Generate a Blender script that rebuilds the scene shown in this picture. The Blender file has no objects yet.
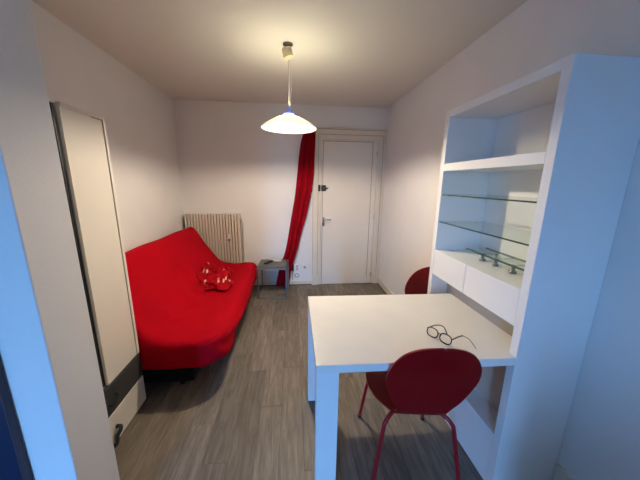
import bpy, bmesh, math, random
from mathutils import Vector, Matrix, noise
random.seed(7)
S = bpy.context.scene
COL = S.collection
R = math.radians

# ------------------------------------------------------------------ camera
F_PX, PITCH, YAW, ROLL, EYE = 263.52, -0.213, 0.106, 0.013, 1.459
cy_, sy_, cp_, sp_ = math.cos(YAW), math.sin(YAW), math.cos(PITCH), math.sin(PITCH)
fw = Vector((sy_ * cp_, cy_ * cp_, sp_)); rt = Vector((cy_, -sy_, 0)); up = rt.cross(fw)
r_ = rt * math.cos(ROLL) + up * math.sin(ROLL); u_ = -rt * math.sin(ROLL) + up * math.cos(ROLL)
cam = bpy.data.objects.new('camera', bpy.data.cameras.new('camera')); COL.objects.link(cam)
M = Matrix.Identity(4)
for i in range(3):
    M[i][0], M[i][1], M[i][2] = r_[i], u_[i], -fw[i]
M[2][3] = EYE
cam.matrix_world = M
cam.data.sensor_width = 36; cam.data.lens = F_PX / 640 * 36
cam.data.clip_start = .02
S.camera = cam

# ------------------------------------------------------------------ world: blue dusk daylight outside the rear window
W = bpy.data.worlds.new('sky'); S.world = W; W.use_nodes = True
nt = W.node_tree; bg = nt.nodes['Background']
tc = nt.nodes.new('ShaderNodeTexCoord'); sx = nt.nodes.new('ShaderNodeSeparateXYZ'); cr = nt.nodes.new('ShaderNodeValToRGB')
nt.links.new(tc.outputs['Generated'], sx.inputs[0]); nt.links.new(sx.outputs['Z'], cr.inputs[0]); nt.links.new(cr.outputs[0], bg.inputs[0])
mrw = nt.nodes.new('ShaderNodeMapRange'); mrw.inputs['From Min'].default_value = -1; mrw.inputs['From Max'].default_value = 1
nt.links.new(sx.outputs['Z'], mrw.inputs[0]); nt.links.new(mrw.outputs[0], cr.inputs[0])
e = cr.color_ramp.elements                     # dim ground below the horizon, blue sky above it
e[0].position = .46; e[0].color = (.022, .05, .10, 1); e[1].position = .53; e[1].color = (.15, .39, .84, 1)
z_ = e.new(1.0); z_.color = (.10, .29, .78, 1)
bg.inputs[1].default_value = 66

S.view_settings.view_transform = 'Standard'; S.view_settings.look = 'None'
S.view_settings.gamma = 1; S.view_settings.use_curve_mapping = False
S.view_settings.exposure = 0.47

# room numbers
XL, XR, YB, ZC = -1.434, 1.27, 3.65, 2.433
WX0, WX1, WY, WZ0, WZ1 = -1.44, -0.96, -2.6, .12, 2.02        # rear window opening

pl = bpy.data.lights.new('daylight_portal', 'AREA'); pl.shape = 'RECTANGLE'; pl.size = WX1 - WX0; pl.size_y = WZ1 - WZ0
pl.cycles.is_portal = True
po = bpy.data.objects.new('daylight_portal', pl); COL.objects.link(po)
po.location = ((WX0 + WX1) / 2, WY - .02, (WZ0 + WZ1) / 2); po.rotation_euler = (R(90), 0, 0)

# ------------------------------------------------------------------ materials
def mat(name, col, rough=.5, metal=0, bump=0, bscale=60, vary=0, vscale=6, spec=.5, trans=0, ior=1.45, stretch=None, coat=0):
    m = bpy.data.materials.new(name); m.use_nodes = True
    n = m.node_tree.nodes; l = m.node_tree.links; b = n['Principled BSDF']
    b.inputs['Base Color'].default_value = (*col, 1); b.inputs['Roughness'].default_value = rough
    b.inputs['Metallic'].default_value = metal; b.inputs['Specular IOR Level'].default_value = spec
    b.inputs['Transmission Weight'].default_value = trans; b.inputs['IOR'].default_value = ior
    b.inputs['Coat Weight'].default_value = coat
    t = n.new('ShaderNodeTexCoord'); mp = n.new('ShaderNodeMapping'); l.new(t.outputs['Object'], mp.inputs[0])
    if stretch: mp.inputs['Scale'].default_value = stretch
    if bump:
        nz = n.new('ShaderNodeTexNoise'); nz.inputs['Scale'].default_value = bscale; nz.inputs['Detail'].default_value = 5
        l.new(mp.outputs[0], nz.inputs['Vector'])
        bp = n.new('ShaderNodeBump'); bp.inputs['Strength'].default_value = bump; bp.inputs['Distance'].default_value = .01
        l.new(nz.outputs[0], bp.inputs['Height']); l.new(bp.outputs[0], b.inputs['Normal'])
    if vary:
        nz = n.new('ShaderNodeTexNoise'); nz.inputs['Scale'].default_value = vscale; nz.inputs['Detail'].default_value = 4
        l.new(mp.outputs[0], nz.inputs['Vector'])
        rp = n.new('ShaderNodeValToRGB'); l.new(nz.outputs[0], rp.inputs[0])
        rp.color_ramp.elements[0].position = .3; rp.color_ramp.elements[1].position = .7
        rp.color_ramp.elements[0].color = (*[c * (1 - vary) for c in col], 1)
        rp.color_ramp.elements[1].color = (*[min(1, c * (1 + vary)) for c in col], 1)
        l.new(rp.outputs[0], b.inputs['Base Color'])
    return m

M_wall = mat('wall_paint', (.77, .745, .72), .75, bump=.08, bscale=90, vary=.02, vscale=3, spec=.3)
M_ceil = mat('ceiling_paint', (.72, .69, .635), .8, bump=.06, bscale=80, spec=.2)
M_trim = mat('trim_paint', (.70, .625, .51), .45, vary=.03, vscale=5)
M_groove = mat('shadowed_paint_groove', (.20, .16, .11), .7)
M_door = mat('door_paint', (.74, .675, .58), .4, vary=.02, vscale=3)
M_white = mat('white_laminate', (.78, .78, .76), .35, vary=.015, vscale=4)
M_unit = mat('white_lacquer_board', (.82, .82, .80), .4, vary=.02, vscale=4)
M_table = mat('white_table_laminate', (.80, .77, .72), .32, vary=.02, vscale=9)
M_ward = mat('cream_wardrobe_board', (.74, .68, .58), .4, vary=.02, vscale=3)
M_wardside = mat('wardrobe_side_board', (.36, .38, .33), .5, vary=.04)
M_black = mat('black_plastic', (.012, .012, .014), .4)
M_dark = mat('dark_grey_board', (.045, .045, .043), .5, vary=.1, vscale=20)
M_navy = mat('dark_navy_board', (.006, .012, .04), .5, vary=.1)
M_brown = mat('brown_edge', (.06, .035, .05), .5)
M_chair = mat('red_chair_lacquer', (.24, .002, .004), .35, vary=.03, vscale=3, spec=.4)
M_chairleg = mat('red_painted_tube', (.28, .006, .014), .3)
M_sofa = mat('red_cotton_cover', (.38, .001, .008), .9, bump=.35, bscale=28, vary=.07, vscale=4, spec=.08)
M_curt = mat('red_curtain_cloth', (.27, .002, .008), .9, bump=.1, bscale=60, vary=.08, vscale=6, spec=.1)
M_rad = mat('cream_radiator_enamel', (.62, .54, .45), .4, vary=.04)
M_chrome = mat('chrome_metal', (.60, .60, .60), .25, metal=1)
M_steel = mat('grey_painted_steel', (.20, .20, .21), .4, metal=.6)
M_greyt = mat('grey_wood_top', (.10, .10, .08), .45, vary=.15, vscale=12, stretch=(1, 6, 1))
M_cord = mat('cream_cord', (.72, .60, .36), .5)
M_flex = mat('white_flex', (.80, .74, .64), .5)
M_cap = mat('blue_violet_cap', (.16, .2, .65), .4)
M_plate = mat('white_socket_plastic', (.78, .76, .74), .35)
M_thermo = mat('grey_socket_ring', (.35, .34, .34), .5)
M_paper = mat('paper', (.7, .7, .68), .8, vary=.03)
M_frame = mat('tortoise_black_acetate', (.02, .012, .015), .3)
M_temple = mat('smoky_grey_acetate', (.22, .21, .21), .3)
M_box = mat('black_shade_fill', (.006, .006, .007), .9)  # black fill colour for the shade beneath the sofa

def glass_mat(name='green_tinted_glass', tint=(.93, .975, .95, 1)):
    m = bpy.data.materials.new(name); m.use_nodes = True
    n = m.node_tree.nodes; l = m.node_tree.links; n.clear()
    o = n.new('ShaderNodeOutputMaterial'); mx = n.new('ShaderNodeMixShader'); t = n.new('ShaderNodeBsdfTransparent'); g = n.new('ShaderNodeBsdfGlossy')
    t.inputs[0].default_value = tint; g.inputs['Roughness'].default_value = .03
    fr = n.new('ShaderNodeFresnel'); fr.inputs[0].default_value = 1.5
    gm = n.new('ShaderNodeNewGeometry'); sb = n.new('ShaderNodeMath'); sb.operation = 'SUBTRACT'; sb.inputs[0].default_value = 1; l.new(gm.outputs['Backfacing'], sb.inputs[1])
    mu = n.new('ShaderNodeMath'); mu.operation = 'MULTIPLY'; l.new(fr.outputs[0], mu.inputs[0]); l.new(sb.outputs[0], mu.inputs[1])
    l.new(mu.outputs[0], mx.inputs[0]); l.new(t.outputs[0], mx.inputs[1]); l.new(g.outputs[0], mx.inputs[2]); l.new(mx.outputs[0], o.inputs[0])
    return m
M_glass = glass_mat()
M_lens = glass_mat('clear_spectacle_lens', (.98, .98, .98, 1))
M_glassedge = mat('dark_green_glass_edge', (.05, .09, .08), .2)

def plank_mat():
    m = bpy.data.materials.new('grey_brown_oak_plank'); m.use_nodes = True
    n = m.node_tree.nodes; l = m.node_tree.links; b = n['Principled BSDF']
    oi = n.new('ShaderNodeObjectInfo'); g = n.new('ShaderNodeNewGeometry'); mp = n.new('ShaderNodeMapping')
    mp.inputs['Scale'].default_value = (30, 3, 1)
    add = n.new('ShaderNodeVectorMath'); add.operation = 'ADD'
    sc = n.new('ShaderNodeVectorMath'); sc.operation = 'SCALE'; sc.inputs[0].default_value = (37, 91, 13)
    l.new(oi.outputs['Random'], sc.inputs['Scale']); l.new(g.outputs['Position'], mp.inputs[0])
    l.new(mp.outputs[0], add.inputs[0]); l.new(sc.outputs[0], add.inputs[1])
    nz = n.new('ShaderNodeTexNoise'); nz.inputs['Scale'].default_value = 1.6; nz.inputs['Detail'].default_value = 7; nz.inputs['Roughness'].default_value = .65; nz.inputs['Distortion'].default_value = .5
    l.new(add.outputs[0], nz.inputs['Vector'])
    rp = n.new('ShaderNodeValToRGB'); e = rp.color_ramp.elements
    e[0].position = .28; e[0].color = (.112, .092, .071, 1); e[1].position = .74; e[1].color = (.285, .240, .190, 1)
    md = e.new(.5); md.color = (.180, .149, .116, 1)
    l.new(nz.outputs[0], rp.inputs[0])
    hs = n.new('ShaderNodeHueSaturation'); mr = n.new('ShaderNodeMapRange'); mr.inputs['To Min'].default_value = .76; mr.inputs['To Max'].default_value = 1.16
    l.new(oi.outputs['Random'], mr.inputs[0]); l.new(mr.outputs[0], hs.inputs['Value']); l.new(rp.outputs[0], hs.inputs['Color'])
    l.new(hs.outputs[0], b.inputs['Base Color']); b.inputs['Roughness'].default_value = .5; b.inputs['Specular IOR Level'].default_value = .35
    bp = n.new('ShaderNodeBump'); bp.inputs['Strength'].default_value = .15; bp.inputs['Distance'].default_value = .003
    l.new(nz.outputs[0], bp.inputs['Height']); l.new(bp.outputs[0], b.inputs['Normal'])
    return m
M_plank = plank_mat()

def dash_mat():
    m = bpy.data.materials.new('red_cloth_with_pale_dashes'); m.use_nodes = True
    n = m.node_tree.nodes; l = m.node_tree.links; b = n['Principled BSDF']
    t = n.new('ShaderNodeTexCoord'); mp = n.new('ShaderNodeMapping'); mp.inputs['Scale'].default_value = (15, 5.5, .01); mp.inputs['Rotation'].default_value = (0, 0, .7)
    l.new(t.outputs['Object'], mp.inputs[0])
    v = n.new('ShaderNodeTexVoronoi'); v.voronoi_dimensions = '2D'; v.inputs['Scale'].default_value = 1.0; v.inputs['Randomness'].default_value = 1; l.new(mp.outputs[0], v.inputs['Vector'])
    lt = n.new('ShaderNodeMath'); lt.operation = 'LESS_THAN'; lt.inputs[1].default_value = .13; l.new(v.outputs['Distance'], lt.inputs[0])
    mx = n.new('ShaderNodeMix'); mx.data_type = 'RGBA'; mx.inputs[6].default_value = (.34, .002, .008, 1); mx.inputs[7].default_value = (.75, .42, .34, 1)
    l.new(lt.outputs[0], mx.inputs[0]); l.new(mx.outputs[2], b.inputs['Base Color']); b.inputs['Roughness'].default_value = .9; b.inputs['Specular IOR Level'].default_value = .08
    return m
M_dash = dash_mat()

def shade_mat():
    m = bpy.data.materials.new('lit_opal_glass'); m.use_nodes = True
    n = m.node_tree.nodes; l = m.node_tree.links; b = n['Principled BSDF']
    b.inputs['Base Color'].default_value = (.85, .8, .65, 1); b.inputs['Roughness'].default_value = .25
    b.inputs['Emission Color'].default_value = (1, .90, .62, 1)
    # the opal glass glows strongest next to its bulb and fades to the rim
    t = n.new('ShaderNodeTexCoord'); sx = n.new('ShaderNodeSeparateXYZ'); cb = n.new('ShaderNodeCombineXYZ'); ln = n.new('ShaderNodeVectorMath'); ln.operation = 'LENGTH'
    l.new(t.outputs['Object'], sx.inputs[0]); l.new(sx.outputs['X'], cb.inputs[0]); l.new(sx.outputs['Y'], cb.inputs[1]); l.new(cb.outputs[0], ln.inputs[0])
    mr = n.new('ShaderNodeMapRange'); mr.interpolation_type = 'SMOOTHSTEP'; mr.inputs['From Min'].default_value = .0; mr.inputs['From Max'].default_value = .14
    mr.inputs['To Min'].default_value = 52; mr.inputs['To Max'].default_value = .70
    l.new(ln.outputs['Value'], mr.inputs[0]); l.new(mr.outputs[0], b.inputs['Emission Strength'])
    return m
M_shade = shade_mat()
M_bulb = bpy.data.materials.new('lit_bulb'); M_bulb.use_nodes = True
_b = M_bulb.node_tree.nodes['Principled BSDF']; _b.inputs['Emission Color'].default_value = (1, .85, .68, 1); _b.inputs['Emission Strength'].default_value = 1500

# ------------------------------------------------------------------ mesh helpers
def box(bm, x0, x1, y0, y1, z0, z1, bev=0):
    vs = [bm.verts.new((x, y, z)) for z in (z0, z1) for y in (y0, y1) for x in (x0, x1)]
    fs = [(0, 2, 3, 1), (4, 5, 7, 6), (0, 1, 5, 4), (2, 6, 7, 3), (0, 4, 6, 2), (1, 3, 7, 5)]
    ff = [bm.faces.new([vs[i] for i in f]) for f in fs]
    if bev:
        es = list({e for f in ff for e in f.edges})
        bmesh.ops.bevel(bm, geom=es, offset=bev, segments=2, profile=.5, affect='EDGES')

def prism(bm, pts, z0, z1):
    lo = [bm.verts.new((x, y, z0)) for x, y in pts]; hi = [bm.verts.new((x, y, z1)) for x, y in pts]
    n = len(pts); bm.faces.new(lo[::-1]); bm.faces.new(hi)
    for i in range(n):
        bm.faces.new([lo[i], lo[(i + 1) % n], hi[(i + 1) % n], hi[i]])

def cat(pts, n):
    """Catmull-Rom through tuples"""
    out = []; P = [pts[0]] + list(pts) + [pts[-1]]
    for i in range(1, len(P) - 2):
        for k in range(n):
            t = k / n
            out.append(tuple(.5 * ((2 * b) + (-a + c) * t + (2 * a - 5 * b + 4 * c - d) * t * t + (-a + 3 * b - 3 * c + d) * t ** 3)
                             for a, b, c, d in zip(P[i - 1], P[i], P[i + 1], P[i + 2])))
    out.append(tuple(pts[-1])); return out

def tube(bm, pts, r, seg=10, closed=False, smooth=6):
    if smooth: pts = cat(pts + ([pts[0]] if closed else []), smooth)
    pts = [Vector(p) for p in pts]
    if closed: pts = pts[:-1]
    n = len(pts); rings = []; ref = None
    for i, p in enumerate(pts):
        if closed: d = pts[(i + 1) % n] - pts[i - 1]
        else: d = pts[min(i + 1, n - 1)] - pts[max(i - 1, 0)]
        d.normalize()
        if ref is None: ref = d.orthogonal()
        a = (ref - d * ref.dot(d)).normalized(); ref = a; b = d.cross(a)
        rr = r(i / (n - 1)) if callable(r) else r
        rings.append([bm.verts.new(p + (a * math.cos(2 * math.pi * k / seg) + b * math.sin(2 * math.pi * k / seg)) * rr) for k in range(seg)])
    for i in range(n if closed else n - 1):
        A, B = rings[i], rings[(i + 1) % n]
        for k in range(seg):
            bm.faces.new([A[k], A[(k + 1) % seg], B[(k + 1) % seg], B[k]])
    if not closed:
        bm.faces.new(rings[0][::-1]); bm.faces.new(rings[-1])

def lathe(bm, prof, c=(0, 0, 0), seg=40, cap=True):
    rings = []
    for r, z in prof:
        rings.append([bm.verts.new((c[0] + r * math.cos(2 * math.pi * k / seg), c[1] + r * math.sin(2 * math.pi * k / seg), c[2] + z)) for k in range(seg)])
    for A, B in zip(rings, rings[1:]):
        for k in range(seg): bm.faces.new([A[k], A[(k + 1) % seg], B[(k + 1) % seg], B[k]])
    if cap:
        bm.faces.new(rings[0][::-1]); bm.faces.new(rings[-1])

def obj(name, bm, m, parent=None, smooth=False, **tags):
    bmesh.ops.recalc_face_normals(bm, faces=bm.faces)
    me = bpy.data.meshes.new(name); bm.to_mesh(me); bm.free()
    me.materials.append(m)
    if smooth:
        for p in me.polygons: p.use_smooth = True
    o = bpy.data.objects.new(name, me); COL.objects.link(o)
    if parent is not None: o.parent = parent
    for k, v in tags.items(): o[k] = v
    return o

def B(): return bmesh.new()
def bx(name, m, parent, *a, bev=.002, **tags):
    bm = B(); box(bm, *a, bev=bev); return obj(name, bm, m, parent, **tags)

def thing(name, label, cat_, loc=(0, 0, 0), rz=0, group=None):
    o = bpy.data.objects.new(name, None); COL.objects.link(o)
    o.location = loc; o.rotation_euler = (0, 0, rz); o['label'] = label; o['category'] = cat_
    o.empty_display_size = .1
    if group: o['group'] = group
    return o
def struct(name, bm, m, label, **k):
    o = obj(name, bm, m, None, **k); o['kind'] = 'structure'; o['label'] = label; o['category'] = name.split('_')[0]; return o
def dup(root, loc, rz, label):
    r = root.copy(); COL.objects.link(r); r.location = loc; r.rotation_euler = (0, 0, rz); r['label'] = label
    for ch in list(root.children):
        c = ch.copy(); COL.objects.link(c); c.parent = r
        for g in list(ch.children):
            d = g.copy(); COL.objects.link(d); d.parent = c
    return r

# ------------------------------------------------------------------ room shell
SX, SY0, SY1 = -.738, .785, .962           # stub wall: end face x, camera side y, room side y
XK = -1.9                                 # left wall of the camera-side bay
bm = B(); box(bm, XK, XR, WY, YB, -.06, -.008)
floor = struct('floor', bm, mat('floor_underlay', (.035, .028, .022), .9), 'grey-brown wood-look plank floor')
bm = B(); box(bm, XK - .1, XR + .1, WY - .1, YB + .1, ZC, ZC + .1); struct('ceiling', bm, M_ceil, 'plain off-white painted ceiling')
bm = B(); box(bm, XL - .1, XL, SY1, YB + .1, -.06, ZC); struct('wall_left', bm, M_wall, 'plain white wall behind the sofa')
bm = B(); box(bm, XR, XR + .1, WY - .1, YB + .1, -.06, ZC); struct('wall_right', bm, M_wall, 'plain white wall behind the shelf unit')
bm = B(); box(bm, XL, XR, YB, YB + .1, -.06, ZC); struct('wall_back', bm, M_wall, 'white end wall with the entrance door and radiator')
bm = B(); box(bm, XK - .1, SX, SY0, SY1, -.06, ZC, bev=.004); struct('wall_partition', bm, M_wall, 'projecting white partition wall end at the left of the picture')
bm = B(); box(bm, XK - .1, XK, WY - .1, SY0, -.06, ZC); struct('wall_bay', bm, M_wall, 'white wall beside the window')
bm = B()
box(bm, XK, WX0, WY - .1, WY, -.06, ZC); box(bm, WX1, XR, WY - .1, WY, -.06, ZC)
box(bm, WX0, WX1, WY - .1, WY, WZ1, ZC); box(bm, WX0, WX1, WY - .1, WY, -.06, WZ0)
struct('wall_front', bm, M_wall, 'white wall with a tall window')
bm = B()
for a in ((WX0, WX0 + .05, WZ0, WZ1), (WX1 - .05, WX1, WZ0, WZ1), (WX0 + .05, WX1 - .05, WZ1 - .05, WZ1), (WX0 + .05, WX1 - .05, WZ0, WZ0 + .05)):
    box(bm, a[0], a[1], WY - .07, WY - .03, a[2], a[3], bev=.003)
struct('window_1', bm, M_white, 'tall white window frame')

# planks, one object each
PW = .135
lens = [.92, .61]
bank = {}
x = XL; row = 0
while x < XR - .01:
    w = min(PW, XR - x); y = .30 - random.random() * .9
    while y < YB - .02:
        L = .92
        y0, y1 = max(y, .30), min(y + L, YB)
        if y1 - y0 > .05 and not (x < SX - .01 and y1 < .8):
            if x < SX - .01: y0 = max(y0, SY1 + .001)
            if y1 - y0 > .03:
                key = (round(w, 4), round(y1 - y0, 4))
                if key not in bank:
                    bm = B(); box(bm, .0008, w - .0008, .0008, y1 - y0 - .0008, -.008, 0, bev=.0008)
                    o = obj('plank', bm, M_plank, floor); bank[key] = o.data
                else:
                    o = bpy.data.objects.new('plank', bank[key]); COL.objects.link(o); o.parent = floor
                o.location = (x, y0, random.uniform(-.0004, 0))
        y += L
    x += PW; row += 1

# baseboards
def base(name, lab, x0, x1, y0, y1, h, dark):
    bm = B(); box(bm, x0, x1, y0, y1, .008, h, bev=.003); o = struct(name, bm, M_trim, lab)
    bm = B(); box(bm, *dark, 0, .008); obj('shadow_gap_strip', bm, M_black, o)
    return o
base('baseboard_back', 'thin white baseboard under the sockets', XL, .275, YB - .012, YB, .06, (XL, .275, YB - .016, YB))
base('baseboard_right', 'cream baseboard along the right wall to the door', XR - .014, XR, 1.66, YB - .04, .10, (XR - .02, XR, 1.66, YB - .04))
base('baseboard_left', 'cream baseboard behind the sofa', XL, XL + .014, SY1, YB - .013, .10, (XL, XL + .018, SY1, YB - .013))
base('baseboard_front', 'white baseboard beside the shelf unit end', XR - .014, XR, WY, .892, .15, (XR - .016, XR, WY, .892))

# ------------------------------------------------------------------ entrance door and frame
DL, DR, DT = .392, 1.155, 2.022
bm = B()
for (a, b_, y, zt) in ((.278, .350, 3.618, 2.15), (.350, DL, 3.630, 2.08)):
    box(bm, a, b_, y, YB, 0, zt, bev=.003)
for (a, b_, y, zt) in ((1.225, 1.268, 3.618, 2.15), (DR, 1.225, 3.630, 2.08)):
    box(bm, a, b_, y, YB, 0, zt, bev=.003)
box(bm, .350, 1.225, 3.618, YB, 2.08, 2.15, bev=.003); box(bm, DL, DR, 3.630, YB, DT, 2.08, bev=.003)
box(bm, .262, 1.268, 3.606, YB, 2.15, 2.166, bev=.003)
box(bm, .272, .355, 3.612, YB, 0, .16, bev=.003); box(bm, 1.19, 1.268, 3.612, YB, 0, .16, bev=.003)
tr = struct('trim_1', bm, M_trim, 'cream moulded frame around the entrance door')
for a in ((.277, .281, 3.616, .16, 2.15), (.348, .352, 3.6165, .16, 2.08), (1.222, 1.226, 3.6165, .16, 2.08)):
    bx('groove_line', M_groove, tr, a[0], a[1], a[2], 3.6175, a[3], a[4], bev=0)
bx('groove_line', M_groove, tr, .281, 1.266, 3.6165, 3.6175, 2.143, 2.149, bev=0)
bx('groove_line', M_groove, tr, .352, 1.222, 3.6165, 3.6175, 2.079, 2.083, bev=0)
bm = B(); box(bm, DL + .004, DR - .004, 3.636, 3.649, .006, DT - .004, bev=.002)
door = struct('door_1', bm, M_door, 'plain cream flush entrance door')
bm = B(); box(bm, DL + .02, DL + .026, 3.6345, 3.637, .02, DT - .02); box(bm, DR - .07, DR - .064, 3.6345, 3.637, .1, DT - .02)
box(bm, DL + .02, DR - .064, 3.6345, 3.637, DT - .024, DT - .018); obj('edge_bead', bm, M_groove, door)
bm = B(); box(bm, .395, .452, 3.60, 3.637, 1.355, 1.43, bev=.006); lk = obj('lock_case', bm, M_black, door, label='black rim lock')
bm = B(); tube(bm, [(.424, 3.602, 1.393), (.424, 3.585, 1.393)], .016, 12, smooth=0); obj('lock_knob', bm, M_dark, lk)
bm = B(); tube(bm, [(.462, 3.637, 1.39), (.462, 3.615, 1.39), (.482, 3.60, 1.392)], .009, 8); obj('lock_latch', bm, M_steel, lk)
bx('strike_plate', M_black, door, .352, .378, 3.605, 3.632, 1.35, 1.435, bev=.003, label='black strike plate on the frame')
bm = B(); box(bm, .418, .448, 3.628, 3.637, .87, .99, bev=.003)
h = obj('handle', bm, M_chrome, door, label='slim silver lever handle with plate')
bm = B(); tube(bm, [(.433, 3.63, .965), (.433, 3.59, .965), (.45, 3.583, .966), (.53, 3.583, .966)], .008, 8); obj('lever', bm, M_chrome, h)
bm = B(); tube(bm, [(.433, 3.629, .90), (.433, 3.622, .90)], .009, 10, smooth=0); obj('keyhole', bm, M_black, h)
for z in (.14, 1.0, 1.85):
    bm = B(); tube(bm, [(1.15, 3.632, z - .035), (1.15, 3.632, z + .035)], .007, 8, smooth=0); obj('hinge', bm, M_chrome, door)

# ------------------------------------------------------------------ tall shelf unit
U, Y1, Y2, UT = .942, .897, 1.653, 1.895
XW = XR - .002
T = .04
un = thing('shelf_unit', 'tall white open shelf unit against the right wall with glass shelves and drawers', 'shelf', (U, (Y1 + Y2) / 2, 0))
un_parts = []
def up(name, m, *a, parent=None, **t):
    ox, oy = U, (Y1 + Y2) / 2
    a = list(a); a[0] -= ox; a[1] -= ox; a[2] -= oy; a[3] -= oy
    return bx(name, m, parent or un, *a, **t)
up('side_panel', M_unit, U, XW, Y1, Y1 + T, 0, UT, label='side panel nearest the viewer')
up('side_panel', M_unit, U, XW, Y2 - T, Y2, 0, UT)
up('top_panel', M_unit, U, XW, Y1 + T, Y2 - T, UT - T, UT)
up('back_panel', M_unit, XW - .012, XW, Y1 + T, Y2 - T, .87, UT - T)
up('shelf', M_unit, U, XW - .012, Y1 + T, Y2 - T, 1.540, 1.586)
for z in (1.392, 1.219):
    g = up('glass_shelf', M_glass, U + .012, XW - .014, Y1 + T + .001, Y2 - T - .001, z, z + .007, bev=0, label='thin clear glass shelf')
    up('front_edge', M_glassedge, U + .009, U + .012, Y1 + T + .001, Y2 - T - .001, z, z + .007, parent=g, bev=0)
    for yy in (Y1 + T, Y2 - T - .012):
        for xx in (U + .05, XW - .07):
            up('shelf_pin', M_chrome, xx, xx + .01, yy, yy + .012, z - .006, z - .0005, parent=g, bev=0)
up('drawer_box', M_unit, U + .02, XW - .012, Y1 + T, Y2 - T, .875, 1.033)
up('drawer_front', M_unit, U, U + .018, Y1 + T + .001, 1.2855, .868, 1.035)
up('drawer_front', M_unit, U, U + .018, 1.2885, Y2 - T - .001, .868, 1.035)
up('lower_back_panel', mat('beige_back_board', (.52, .46, .39), .6), 1.058, 1.07, Y1 + T, Y2 - T, .30, .874)
up('base_shelf', M_unit, U + .018, 1.07, Y1 + T, Y2 - T, .27, .30)
up('base_panel', M_unit, U + .003, U + .018, Y1 + T, Y2 - T, .006, .30)

# low glass rack on the drawer top
rk = thing('glass_rack', 'low glass plate on chrome feet lying on the drawer top of the shelf unit', 'rack', (1.12, 1.235, 1.035))
bm = B(); box(bm, -.06, .07, -.22, .23, .040, .046); obj('plate', bm, M_glass, rk)
for xx in (-.06, .07):
    bm = B(); tube(bm, [(xx, -.22, .042), (xx, .23, .042)], .0055, 8, smooth=0); obj('rod', bm, M_glassedge, rk)
for yy in (.12, .02, -.095, -.19):
    bm = B(); lathe(bm, [(.017, 0), (.017, .008), (.009, .012), (.009, .028), (.014, .033), (.014, .0395)], (-.035, yy, 0), 14); obj('foot', bm, M_steel, rk, smooth=True)
    bm = B(); tube(bm, [(-.058, yy + .004, .036), (.066, yy + .004, .036)], .003, 6, smooth=0); obj('cross_bar', bm, M_chrome, rk)
for yy in (.12, -.19):
    bm = B(); lathe(bm, [(.012, 0), (.012, .006), (.006, .010), (.006, .0395)], (.05, yy, 0), 12); obj('foot', bm, M_chrome, rk, smooth=True)

# ------------------------------------------------------------------ table
TZ = .742
tb = thing('table', 'white rectangular table joined to the shelf unit with red chairs beside it', 'table', (.1, .92, 0))
bm = B()
o_ = (.1, .92)
P = [(.089, .921), (.940, .897), (.941, .940), (1.056, .938), (1.056, 1.560), (.941, 1.562), (.095, 1.588)]
prism(bm, [(a - o_[0], b_ - o_[1]) for a, b_ in P], TZ - .037, TZ)
bmesh.ops.bevel(bm, geom=list(bm.edges), offset=.0012, segments=1, affect='EDGES')
obj('tabletop', bm, M_table, tb)
for (a, b_, c, d) in ((.091, .183, .922, .972), (.095, .187, 1.527, 1.577)):
    bm = B(); prism(bm, [(a - o_[0], c - o_[1] + .0015), (b_ - o_[0], c - .0011 - o_[1]), (b_ - o_[0], d - .0011 - o_[1]), (a - o_[0], d - o_[1] + .0015)], 0, TZ - .0372)
    obj('leg', bm, M_white, tb)

# ------------------------------------------------------------------ eyeglasses on the table
gl = thing('eyeglasses', 'dark framed eyeglasses lying open on the white tabletop', 'glasses', (.70, 1.08, TZ))
def G(x_, y_, z_): return (x_ - .70, y_ - 1.08, z_ - TZ)
def lens_loop(c, ax, w, h):
    pts = []
    lean = Vector((ax[1], -ax[0], 0)) * -.25
    for k in range(14):
        t = 2 * math.pi * k / 14
        cx_, sz_ = math.copysign(abs(math.cos(t)) ** .8, math.cos(t)) * w, math.copysign(abs(math.sin(t)) ** .8, math.sin(t)) * h
        p = Vector(c) + Vector(ax) * cx_ + (Vector((0, 0, 1)) + lean).normalized() * sz_
        pts.append(G(*p))
    return pts
ax = Vector((.058, -.105, 0)).normalized()
c1 = Vector((.664, 1.080, TZ + .0235)); c2 = c1 + ax * .066
for c in (c1, c2):
    bm = B(); tube(bm, lens_loop(c, ax, .0275, .021), .0026, 6, closed=True, smooth=2); rim = obj('rim', bm, M_frame, gl, smooth=True)
    bm = B(); L = [bm.verts.new(p) for p in lens_loop(c, ax, .027, .0205)]; bm.faces.new(L)
    e = bmesh.ops.extrude_face_region(bm, geom=list(bm.faces)); bmesh.ops.translate(bm, verts=[v for v in e['geom'] if isinstance(v, bmesh.types.BMVert)], vec=(.0005, .0008, 0)); obj('lens', bm, M_lens, rim)
bm = B(); m_ = (c1 + c2) / 2 + Vector((0, 0, .008)); tube(bm, [G(*(m_ - ax * .009)), G(*(m_ + Vector((0, 0, .003)))), G(*(m_ + ax * .009))], .002, 6); obj('bridge', bm, M_frame, gl)
bk = Vector((-ax.y, ax.x, 0))
if bk.y < 0: bk = -bk
e1 = c1 - ax * .028 + Vector((0, 0, .010)); e2 = c2 + ax * .028 + Vector((0, 0, .010))
bm = B(); tube(bm, [G(*e1), G(*(e1 + bk * .06 + ax * .010)), G(*(e1 + bk * .085 + ax * .032 - Vector((0, 0, .006)))), G(*(e1 + bk * .075 + ax * .06 - Vector((0, 0, .028))))], .0026, 6); obj('temple', bm, M_frame, gl)
bm = B(); tube(bm, [G(*e2), G(*(e2 + bk * .05 + ax * .004)), G(*(e2 + bk * .075 + ax * .010))], .0028, 6); t2 = obj('temple', bm, M_frame, gl)
bm = B(); tube(bm, [G(*(e2 + bk * .075 + ax * .010)), G(*(e2 + bk * .090 + ax * .035 - Vector((0, 0, .012)))), G(*(e2 + bk * .07 + ax * .075 - Vector((0, 0, .028))))], .0019, 6); obj('temple_tip', bm, M_temple, t2)

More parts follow.
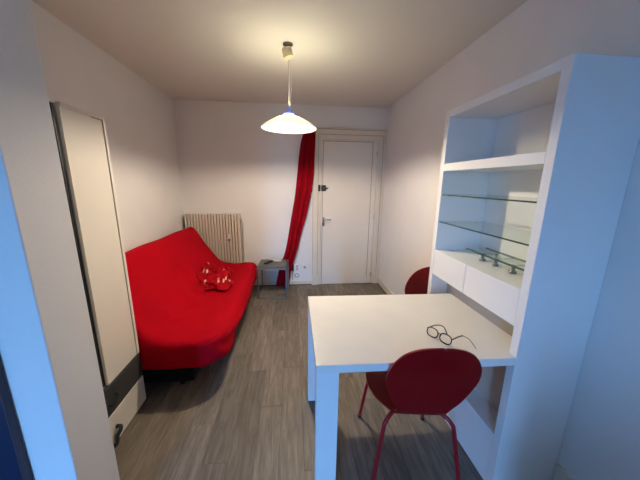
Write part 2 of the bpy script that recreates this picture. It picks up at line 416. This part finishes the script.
# ------------------------------------------------------------------ red shell chairs
def make_chair(label, loc, rz):
    t = thing('chair', label, 'chair', loc, rz, 'red shell chairs at the table')
    prof = [(.222, .418, .004), (.214, .426, .075), (.175, .440, .150), (.10, .447, .195), (.01, .449, .207), (-.08, .448, .185), (-.145, .449, .142),
            (-.180, .455, .112), (-.203, .480, .106), (-.222, .520, .116), (-.243, .58, .147), (-.274, .68, .179), (-.302, .765, .171), (-.320, .830, .138), (-.331, .864, .097), (-.336, .880, .052), (-.338, .885, .004)]
    P = cat(prof, 4)
    bm = B(); N = 16; grid = []
    for i, (y, z, w) in enumerate(P):
        a = P[max(0, i - 1)]; c = P[min(len(P) - 1, i + 1)]
        d = Vector((0, c[0] - a[0], c[1] - a[1])).normalized(); nrm = Vector((0, -d.z, d.y))   # rear/underside side
        if nrm.z < 0 and d.y < -.5: nrm = -nrm
        f = min(1, max(0, (z - .45) / .2))
        row = []
        for k in range(N + 1):
            s = -1 + 2 * k / N; s = math.sin(s * math.pi / 2)
            bend = s * s * w * (.09 * f + .05 * (1 - f))
            row.append(bm.verts.new((s * w, y + bend * (f), z + bend * (1 - f) * .6)))
        grid.append(row)
    for A, C in zip(grid, grid[1:]):
        for k in range(N): bm.faces.new([A[k], A[k + 1], C[k + 1], C[k]])
    bmesh.ops.recalc_face_normals(bm, faces=bm.faces)
    # thickness
    bmesh.ops.solidify(bm, geom=list(bm.faces), thickness=.010)
    # split seat / backrest at the waist
    seat = bm
    sh = obj('seat_shell', seat, M_chair, t, smooth=True)
    for sx_ in (-1, 1):
        bm = B(); tube(bm, [(sx_ * .06, -.11, .425), (sx_ * .115, -.165, .430), (sx_ * .148, -.190, .405), (sx_ * .162, -.20, .35), (sx_ * .212, -.245, .004)], .0095, 10); lg = obj('leg', bm, M_chairleg, t, smooth=True)
        bm = B(); lathe(bm, [(.012, 0), (.012, .014), (.0105, .016)], (sx_ * .212, -.245, 0), 12); obj('foot_cap', bm, M_black, lg)
        bm = B(); tube(bm, [(sx_ * .06, .06, .425), (sx_ * .12, .13, .428), (sx_ * .150, .165, .405), (sx_ * .160, .175, .36), (sx_ * .200, .225, .004)], .0095, 10); lg = obj('leg', bm, M_chairleg, t, smooth=True)
        bm = B(); lathe(bm, [(.012, 0), (.012, .014), (.0105, .016)], (sx_ * .200, .225, 0), 12); obj('foot_cap', bm, M_black, lg)
    bm = B(); box(bm, -.075, .075, -.13, .08, .418, .438, bev=.006); obj('seat_bracket', bm, M_black, t)
    return t
ch = make_chair('red shell chair at the near edge of the white table, back towards the viewer', (.583, 1.125, 0), R(-7.5))
dup(ch, (1.03, 2.05, 0), R(-2), 'red shell chair at the far end of the table, half hidden behind the shelf unit')

# ------------------------------------------------------------------ wardrobe
wd = thing('wardrobe', 'narrow tall cream cabinet with dark drawer, between the partition and the red sofa', 'cabinet', (-1.2, 1.46, 0))
def wp(name, m, *a, **t):
    a = list(a); a[0] += 1.2; a[1] += 1.2; a[2] -= 1.46; a[3] -= 1.46
    return bx(name, m, t.pop('parent', wd), *a, **t)
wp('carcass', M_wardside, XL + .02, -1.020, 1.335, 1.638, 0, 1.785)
bm = B()
V = [bm.verts.new((a + 1.2, b_ - 1.46, c)) for a, b_, c in ((-1.023, 1.331, .37), (-1.0185, 1.331, .37), (-1.0185, 1.345, .37), (-1.023, 1.345, .37), (-1.040, 1.331, 1.78), (-1.0185, 1.331, 1.78), (-1.0185, 1.345, 1.78), (-1.040, 1.345, 1.78))]
for f in ((0, 3, 2, 1), (4, 5, 6, 7), (0, 1, 5, 4), (1, 2, 6, 5), (2, 3, 7, 6), (3, 0, 4, 7)): bm.faces.new([V[q] for q in f])
obj('gap_shade_wedge', bm, M_black, wd, label='black wedge standing for the shadow gap at the hinge side of the door')  # solid black wedge, paints the shade inside the door gap
for z in (.84, .975, 1.5):
    wp('hinge', M_black, -1.043, -1.025, 1.324, 1.335, z, z + .04)
bm = B()
for (y0t, y0b, y1, z0, z1, x0, x1) in ((1.352, 1.346, 1.638, .368, 1.788, -1.018, -1.004),):
    v = [(x0, y0b, z0), (x1, y0b, z0), (x1, y1, z0), (x0, y1, z0), (x0, y0t, z1), (x1, y0t, z1), (x1, y1, z1), (x0, y1, z1)]
    V = [bm.verts.new((a + 1.2, b_ - 1.46, c)) for a, b_, c in v]
    for f in ((0, 3, 2, 1), (4, 5, 6, 7), (0, 1, 5, 4), (1, 2, 6, 5), (2, 3, 7, 6), (3, 0, 4, 7)): bm.faces.new([V[i] for i in f])
wdoor = obj('door', bm, M_ward, wd)
wp('frame_edge', M_ward, -1.0045, -.999, 1.618, 1.638, .368, 1.788, parent=wdoor)
wp('frame_edge', M_ward, -1.0045, -.999, 1.352, 1.617, 1.772, 1.788, parent=wdoor)
wp('frame_groove', M_groove, -1.0042, -1.0030, 1.6145, 1.6178, .37, 1.771, bev=0, parent=wdoor)
wp('frame_groove', M_groove, -1.0042, -1.0030, 1.54, 1.6178, 1.768, 1.7715, bev=0, parent=wdoor)
dd = wp('drawer', M_dark, -1.019, -.999, 1.272, 1.638, .200, .362, label='dark grey drawer front')
wd_h = [(-.998, 1.315, .262), (-.978, 1.318, .262), (-.975, 1.345, .275), (-.978, 1.372, .288), (-.998, 1.375, .288)]
bm = B(); tube(bm, [(a + 1.2, b_ - 1.46, c) for a, b_, c in wd_h], .006, 8); obj('handle', bm, M_black, dd)
wd2 = wp('drawer', M_ward, -1.019, -1.000, 1.272, 1.638, .012, .192, label='cream drawer front')
bm = B(); tube(bm, [(a + 1.2, b_ - 1.46, c) for a, b_, c in [(-1.0, 1.276, .040), (-.977, 1.279, .040), (-.970, 1.290, .052), (-.975, 1.305, .075), (-.97, 1.325, .092), (-.978, 1.342, .10), (-1.0, 1.345, .10)]], .011, 8)
obj('handle', bm, M_black, wd2, label='black wavy handle')
wp('plinth', M_black, XL + .05, -1.03, 1.34, 1.63, 0, .012, bev=0)

# dark panel at the far left, standing against the partition
dp = thing('dark_panel', 'dark navy board with a brown edge, leaning place at the lower left beside the partition', 'panel', (-1.09, .771, 0))
dp['label'] = 'dark navy board with brown edge, standing at the lower left corner of the picture'
bx('board', M_navy, dp, -.22, .218, -.010, .010, 0, 1.35)
bx('edge_strip', M_brown, dp, .2185, .225, -.011, .011, 0, 1.35)

# ------------------------------------------------------------------ sofa
so = thing('sofa', 'low folding sofa under a bright red fitted cover along the left wall', 'sofa', (-.9, 2.5, 0))
SO = Vector((-.9, 2.5, 0))
prof = [(-1.300, .895), (-1.255, .893), (-1.213, .848), (-1.135, .712), (-1.048, .585), (-.965, .478), (-.90, .432), (-.80, .412), (-.70, .410), (-.594, .420), (-.515, .408),
        (-.474, .365), (-.458, .30), (-.482, .225), (-.56, .192), (-.75, .185), (-1.0, .19), (-1.20, .24), (-1.30, .32), (-1.345, .50), (-1.355, .70), (-1.340, .84)]
loop = cat(prof + [prof[0]], 5)[:-1]
n = len(loop)
norm = []
for i in range(n):
    a, c = loop[i - 1], loop[(i + 1) % n]; d = Vector((c[0] - a[0], c[1] - a[1])).normalized(); norm.append(Vector((-d.y, d.x)))
area = sum(loop[i][0] * loop[(i + 1) % n][1] - loop[(i + 1) % n][0] * loop[i][1] for i in range(n))
if area < 0: norm = [v for v in norm]       # clockwise: (-dy,dx) points outward
else: norm = [-v for v in norm]
YA, YZ = 1.645, 3.475
ys = [0, .004, .012, .024, .04, .06, .085, .12, .16, .2]
NR = 90
yy = [YA + d for d in ys] + [YA + .2 + (YZ - YA - .4) * k / NR for k in range(1, NR)] + [YZ - d for d in reversed(ys)]
bm = B(); rings = []
for y in yy:
    dn, df = y - YA, YZ - y
    row = []
    for i, (px, pz) in enumerate(loop):
        ins = 0
        for d, rr in ((dn, .05), (df, .045)):
            if d < rr: ins = rr * (1 - math.sqrt(max(0, 1 - (1 - d / rr) ** 2)))
        x_, z_ = px - norm[i].x * ins, pz - norm[i].y * ins
        # rounded near front corner
        if dn < .20 and px > -1.0:
            k = (px + 1.0) / .54
            x_ -= .10 * k * (1 - math.sqrt(max(0, 1 - (1 - dn / .20) ** 2)))
        if px > -1.05 and pz < .40:                                   # hem sags and waves
            z_ += .012 * math.sin(y * 9) + .015 * (noise.noise((y * 2, 0, 3)))
        if px < -1.1: z_ += .025 * (1 - (y - YA) / (YZ - YA)) * max(0, (pz - .5) / .4)
        p = Vector((x_, y, z_))
        # broad sag + soft folds
        w = noise.noise(p * 2.3) * .010 + noise.noise(Vector((p.x * 9, p.y * 3.2, p.z * 9 + 4))) * .005
        fr = max(0, 1 - abs(px + .52) / .18) * max(0, 1 - dn / .9)
        w += fr * .022 * math.sin((p.x * 5 + p.y * 3.2 + p.z * 14) * 3.0)
        jn = max(0, 1 - abs(px + .93) / .16)
        w += jn * .010 * math.sin(y * 17 + noise.noise(p * 3) * 5)
        edge = min(1, min(dn, df) / .05)
        x_ += norm[i].x * w * edge; z_ += norm[i].y * w * edge
        row.append(bm.verts.new((x_ - SO.x, y - SO.y, z_)))
    rings.append(row)
for A, C in zip(rings, rings[1:]):
    for i in range(n): bm.faces.new([A[i], A[(i + 1) % n], C[(i + 1) % n], C[i]])
bm.faces.new(rings[0]); bm.faces.new(rings[-1][::-1])
cov = obj('cover', bm, M_sofa, so, smooth=True)
# piping seam along the front edge
bm = B(); tube(bm, [(-.478 + .9, y - 2.5, .372 + .006 * math.sin(y * 5)) for y in [1.75 + .1 * k for k in range(17)]], .004, 6, smooth=2); obj('seam', bm, M_sofa, cov)
bx('under_sofa_shade', M_box, so, -.40, .17, -.74, .80, .03, .178)  # black block stands in for the dark void under the sofa
for sx_, sy2 in ((-.28, -.72), (.08, -.72), (-.28, .82), (.24, .82)):
    bm = B(); tube(bm, [(sx_, sy2, 0), (sx_, sy2, .195)], .016, 12, smooth=0); obj('leg', bm, M_black, so)
bm = B(); 
for sy2 in (-.72, .82): tube(bm, [(-.28, sy2, .165), (.08, sy2, .165)], .014, 8, smooth=0)
for sx_ in (-.28, .08): tube(bm, [(sx_, -.72, .165), (sx_, .82, .165)], .014, 8, smooth=0)
obj('frame', bm, M_black, so)

# crumpled patterned cloth on the sofa
ct = (-.83, 2.80, .432)
bm = B(); NX, NY = 46, 60; g = []
for i in range(NX + 1):
    row = []
    for j in range(NY + 1):
        a, b_ = -1 + 2 * i / NX, -1 + 2 * j / NY
        x_, y_ = a * .17 + .06 * noise.noise((a * 2.4, b_ * 2.4, 9)) - b_ * .07, b_ * .30 + .11 * noise.noise((a * 2.2, b_ * 2.2, 4))
        fall = max(0, 1 - max(abs(a), abs(b_)) ** 4)
        rid = abs(noise.noise((x_ * 9, y_ * 7, 2))) * .12 + abs(noise.noise((x_ * 20, y_ * 16, 5))) * .05
        z_ = fall * (.022 + rid * 1.0) + .004
        x_ += .012 * noise.noise((x_ * 30, y_ * 30, 7)); 
        wx = ct[0] + x_
        if wx < -.93: z_ += (-.93 - wx) * .95
        row.append(bm.verts.new((x_, y_, z_)))
    g.append(row)
for i in range(NX):
    for j in range(NY): bm.faces.new([g[i][j], g[i + 1][j], g[i + 1][j + 1], g[i][j + 1]])
bmesh.ops.recalc_face_normals(bm, faces=bm.faces)
lo_ = [[bm.verts.new((v.co.x, v.co.y, v.co.z - .004)) for v in row] for row in g]
for i in range(NX):
    for j in range(NY): bm.faces.new([lo_[i][j], lo_[i][j + 1], lo_[i + 1][j + 1], lo_[i + 1][j]])
for i in range(NX):
    for j in (0, NY): bm.faces.new([g[i][j], g[i + 1][j], lo_[i + 1][j], lo_[i][j]])
for j in range(NY):
    for i in (0, NX): bm.faces.new([g[i][j], g[i][j + 1], lo_[i][j + 1], lo_[i][j]])
o = obj('crumpled_cloth', bm, M_dash, None, smooth=True, label='crumpled red cloth with pale dashes heaped on the far part of the sofa seat', category='cloth')
o.location = ct

# ------------------------------------------------------------------ radiator
rd = thing('radiator', 'cream ribbed column radiator on the back wall behind the sofa', 'radiator', (-1.05, 3.58, .12))
NF = 19; x0 = -.335; pitch = .698 / NF
bm = B(); box(bm, 0, .026, -.045, .045, 0, .925, bev=.008); fin0 = None
for k in range(NF):
    if k == 0: fin0 = obj('fin', bm, M_rad, rd)
    else:
        f_ = bpy.data.objects.new('fin', fin0.data); COL.objects.link(f_); f_.parent = rd
    o = rd.children[-1] if False else (fin0 if k == 0 else f_)
    o.location = (x0 + k * pitch, 0, 0)
for z in (.06, .865):
    bm = B(); tube(bm, [(x0 - .002, 0, z), (x0 + .698, 0, z)], .022, 10, smooth=0); obj('header_pipe', bm, M_rad, rd)
bm = B(); box(bm, x0, x0 + .69, .046, .052, .02, .90); obj('back_plate', bm, mat('dark_radiator_back', (.20, .16, .11), .7), rd)  # plain dark brown plate behind the fins
bm = B(); tube(bm, [(.215, -.046, .585), (.215, -.066, .585)], .016, 12, smooth=0); vk = obj('valve', bm, M_steel, rd)
bm = B(); box(bm, .205, .225, -.060, -.050, .602, .66, bev=.003); obj('valve_stem', bm, M_plate, vk)
bm = B(); box(bm, .16, .20, -.056, -.048, .60, .606, bev=.001); obj('valve_tag', bm, M_plate, vk)
for xx in (-.30, .30):
    bm = B(); box(bm, xx, xx + .02, .0, .069, .78, .80); obj('bracket', bm, M_rad, rd)
    bm = B(); box(bm, xx, xx + .02, -.02, .02, -.12, .0); obj('foot', bm, M_rad, rd)
bm = B(); tube(bm, [(.37, .03, .865), (.385, .03, .80), (.385, .03, -.118)], .008, 8, smooth=0); obj('supply_pipe', bm, M_rad, rd)

# ------------------------------------------------------------------ side table, remote, papers
st = thing('side_table', 'small grey metal side table at the far end of the red sofa', 'table', (-.255, 3.36, 0), R(-3))
bx('tabletop', M_greyt, st, -.185, .185, -.17, .17, .408, .425, bev=.003)
for a in ((-.187, .187, -.173, -.161), (-.187, .187, .161, .173)): bx('rail', M_steel, st, a[0], a[1], a[2], a[3], .388, .4075)
for sx_ in (-1, 1):
    for sy2 in (-1, 1):
        bx('leg', M_steel, st, sx_ * .179 - .008, sx_ * .179 + .008, sy2 * .164 - .008, sy2 * .164 + .008, .0, .388)
for a in ((-.17, .17, -.172, -.158),): bx('floor_bar', M_steel, st, *a, 0, .014)
for sx_ in (-1, 1): bx('floor_bar', M_steel, st, sx_ * .179 - .007, sx_ * .179 + .007, -.155, .155, 0, .014)
rm = thing('remote_control', 'small black remote control on the side table', 'remote', (-.318, 3.38, .426), R(-28))
bx('body', M_black, rm, -.024, .024, -.08, .08, 0, .018, bev=.005)
bm = B()
for k in range(5):
    for j in (-1, 0, 1): box(bm, j * .013 - .004, j * .013 + .004, -.06 + k * .02, -.052 + k * .02, .018, .020)
obj('button', bm, M_dark, rm, kind='stuff')
pp = bx('paper', M_paper, None, -.10, .06, -.035, .035, 0, .004, bev=0, label='folded pale paper behind the remote on the side table', category='paper')
pp.location = (-.215, 3.468, .426); pp.rotation_euler = (0, 0, R(-6))

# ------------------------------------------------------------------ curtain
rows = [(2.13, .185, .300), (2.009, .132, .300), (1.78, .092, .290), (1.545, .066, .277), (1.298, .034, .240), (1.043, -.012, .190), (.795, -.055, .122), (.525, -.107, .060), (.25, -.200, -.018), (.012, -.245, -.055)]
RR = cat(rows, 7)
bm = B(); g = []; NK = 60
for z, a, b_ in RR:
    row = []
    for k in range(NK + 1):
        s = k / NK
        y = 3.583 + .020 * math.sin(s * math.pi * 2 * 2.6 + z * .7) + .003 * math.sin(s * 23 + z * 3)
        x_ = a + (b_ - a) * (s + .03 * math.sin(s * 30 + z * 2))
        row.append(bm.verts.new((x_, y, z)))
    g.append(row)
for A, C in zip(g, g[1:]):
    for k in range(NK): bm.faces.new([A[k], A[k + 1], C[k + 1], C[k]])
bmesh.ops.recalc_face_normals(bm, faces=bm.faces); bmesh.ops.solidify(bm, geom=list(bm.faces), thickness=.003)
cu = thing('curtain', 'long narrow red curtain hanging and swept left beside the door', 'curtain', (.1, 3.58, 0))
o = obj('cloth', bm, M_curt, cu, smooth=True); o.location = (-.1, -3.58, 0)
bm = B(); tube(bm, [(.17, 0, 2.135), (.21, 0, 2.135)], .006, 8, smooth=0); tube(bm, [(.20, 0, 2.135), (.205, .035, 2.15), (.205, .066, 2.15)], .006, 8); obj('hook', bm, M_black, cu, label='black wall hook')

# ------------------------------------------------------------------ small wall fittings
def wallthing(name, label, cat_, x_, z_, group=None): return thing(name, label, cat_, (x_, YB, z_), 0, group)
w = wallthing('wall_socket', 'white double wall socket right beside the red curtain, above the round one', 'socket', .055, .262)
bx('plate', M_plate, w, -.04, .04, -.012, -.0005, -.045, .05, bev=.004)
for z in (.022, -.018):
    bm = B(); tube(bm, [(.005, -.0125, z), (.005, -.010, z)], .015, 14, smooth=0); obj('outlet', bm, M_thermo, w)
w = wallthing('wall_socket', 'white square wall socket nearest the door frame', 'socket', .17, .267)
bx('plate', M_plate, w, -.04, .04, -.012, -.0005, -.04, .04, bev=.004)
bm = B(); tube(bm, [(0, -.0135, 0), (0, -.010, 0)], .020, 18, smooth=0); obj('outlet', bm, M_thermo, w)
w = wallthing('wall_socket', 'round grey-ringed wall socket just above the baseboard', 'socket', .058, .150)
bm = B(); tube(bm, [(0, -.014, 0), (0, -.0005, 0)], .040, 24, smooth=0); obj('plate', bm, M_plate, w)
bm = B(); lathe(bm, [(.034, 0), (.034, .004), (.022, .004), (.022, 0)], (0, 0, 0), 24, cap=False); o = obj('ring', bm, M_thermo, w); o.rotation_euler = (R(90), 0, 0); o.location = (0, -.0142, 0)
w = thing('plug_adapter', 'black plug adapter beside the lower edge of the red curtain', 'plug', (-.002, YB, .27))
bx('body', M_black, w, -.026, .0155, -.034, -.0005, -.05, .045, bev=.006)
bm = B(); tube(bm, [(-.005, -.02, -.05), (-.006, -.018, -.12), (-.01, -.02, -.19)], .003, 6); obj('cable', bm, M_black, w)
w = thing('coat_hook', 'small black hook on the wall between curtain and door frame', 'hook', (.262, YB, 1.365))
bx('base', M_black, w, -.008, .008, -.008, -.0005, -.02, .03, bev=.002)
bm = B(); tube(bm, [(0, -.006, .015), (0, -.03, .005), (0, -.036, -.015), (0, -.03, -.03)], .004, 8); obj('prong', bm, M_black, w)
w = thing('doorbell_plate', 'tiny white plate on the wall under the black hook', 'plate', (.256, YB, 1.29))
bx('plate', M_plate, w, -.015, .015, -.008, -.0005, -.012, .012, bev=.002)

# ------------------------------------------------------------------ pendant lamp
LX, LY = -.018, 2.165
lp = thing('pendant_lamp', 'lit opal glass dish pendant lamp hanging from the ceiling on a thin cord', 'lamp', (LX, LY, ZC))
def Z(z): return z - ZC
bm = B(); lathe(bm, [(.035, Z(2.4325)), (.036, Z(2.428)), (.020, Z(2.421)), (.006, Z(2.418))], (-.002, 0, 0), 24); obj('ceiling_plate', bm, mat('brown_grey_metal', (.26, .24, .19), .4, metal=.3), lp, smooth=True)
bm = B(); tube(bm, [(-.014, 0, Z(2.402)), (.002, 0, Z(2.346))], .036, 20, smooth=0); o = obj('cord_adjuster', bm, M_cord, lp, label='tilted cream cylinder')
bm = B(); tube(bm, [(0, 0, Z(2.42)), (-.012, 0, Z(2.39))], .003, 6, smooth=0); obj('hook', bm, M_chrome, lp)
bm = B(); tube(bm, [(.004, 0, Z(2.33)), (.002, 0, Z(2.15)), (0, 0, Z(1.985))], .0042, 8); obj('cord', bm, M_flex, lp)
bm = B(); tube(bm, [(.020, 0, Z(2.335)), (.020, 0, Z(2.15)), (.006, 0, Z(1.985))], .0012, 5); obj('pull_cord', bm, M_flex, lp)
bm = B(); lathe(bm, [(.014, Z(2.004)), (.026, Z(1.997)), (.028, Z(1.976)), (.040, Z(1.968)), (.040, Z(1.950))], (0, 0, 0), 24); obj('socket_cap', bm, M_cap, lp, label='blue-violet cap', smooth=True)
outer = []
for k in range(15):
    t = k / 14 * math.pi / 2
    rr_ = .212 * k / 14; outer.append((max(rr_, .001), 1.864 + .088 * (1 - (k / 14) ** 2.0)))
outer.append((.208, 1.860))
inner = [(r * .975, z - .005) for r, z in reversed(outer[:-1])]
bm = B(); lathe(bm, [(r, Z(z)) for r, z in outer + inner], (0, 0, 0), 56, cap=False); shd = obj('shade', bm, M_shade, lp, smooth=True, label='glowing shallow opal glass dish')
bm = B(); bmesh.ops.create_uvsphere(bm, u_segments=16, v_segments=10, radius=.028)
bmesh.ops.translate(bm, verts=bm.verts, vec=(0, 0, Z(1.902))); obj('bulb', bm, M_bulb, lp, smooth=True)

# ------------------------------------------------------------------ low counter added unseen behind the viewer to shade the lower right
kc = thing('light_block_counter', 'low white counter with brown top, added unseen behind the viewer to block daylight', 'counter', (.75, -.75, 0))
bx('cabinet_body', M_white, kc, -.62, .515, -.28, .26, .08, .86)
bx('worktop', mat('brown_worktop', (.10, .06, .04), .4, vary=.2, vscale=20), kc, -.63, .518, -.30, .30, .861, .90)
bx('plinth', M_black, kc, -.60, .51, -.26, .22, 0, .079)
for k in range(2):
    d_ = bx('cabinet_door', M_white, kc, -.612 + k * .565, -.052 + k * .565, .261, .278, .09, .855)
    bm = B(); x_ = -.11 + k * .17; tube(bm, [(x_, .279, .70), (x_, .30, .70), (x_, .30, .80), (x_, .279, .80)], .005, 8, smooth=0); obj('handle', bm, M_chrome, d_)
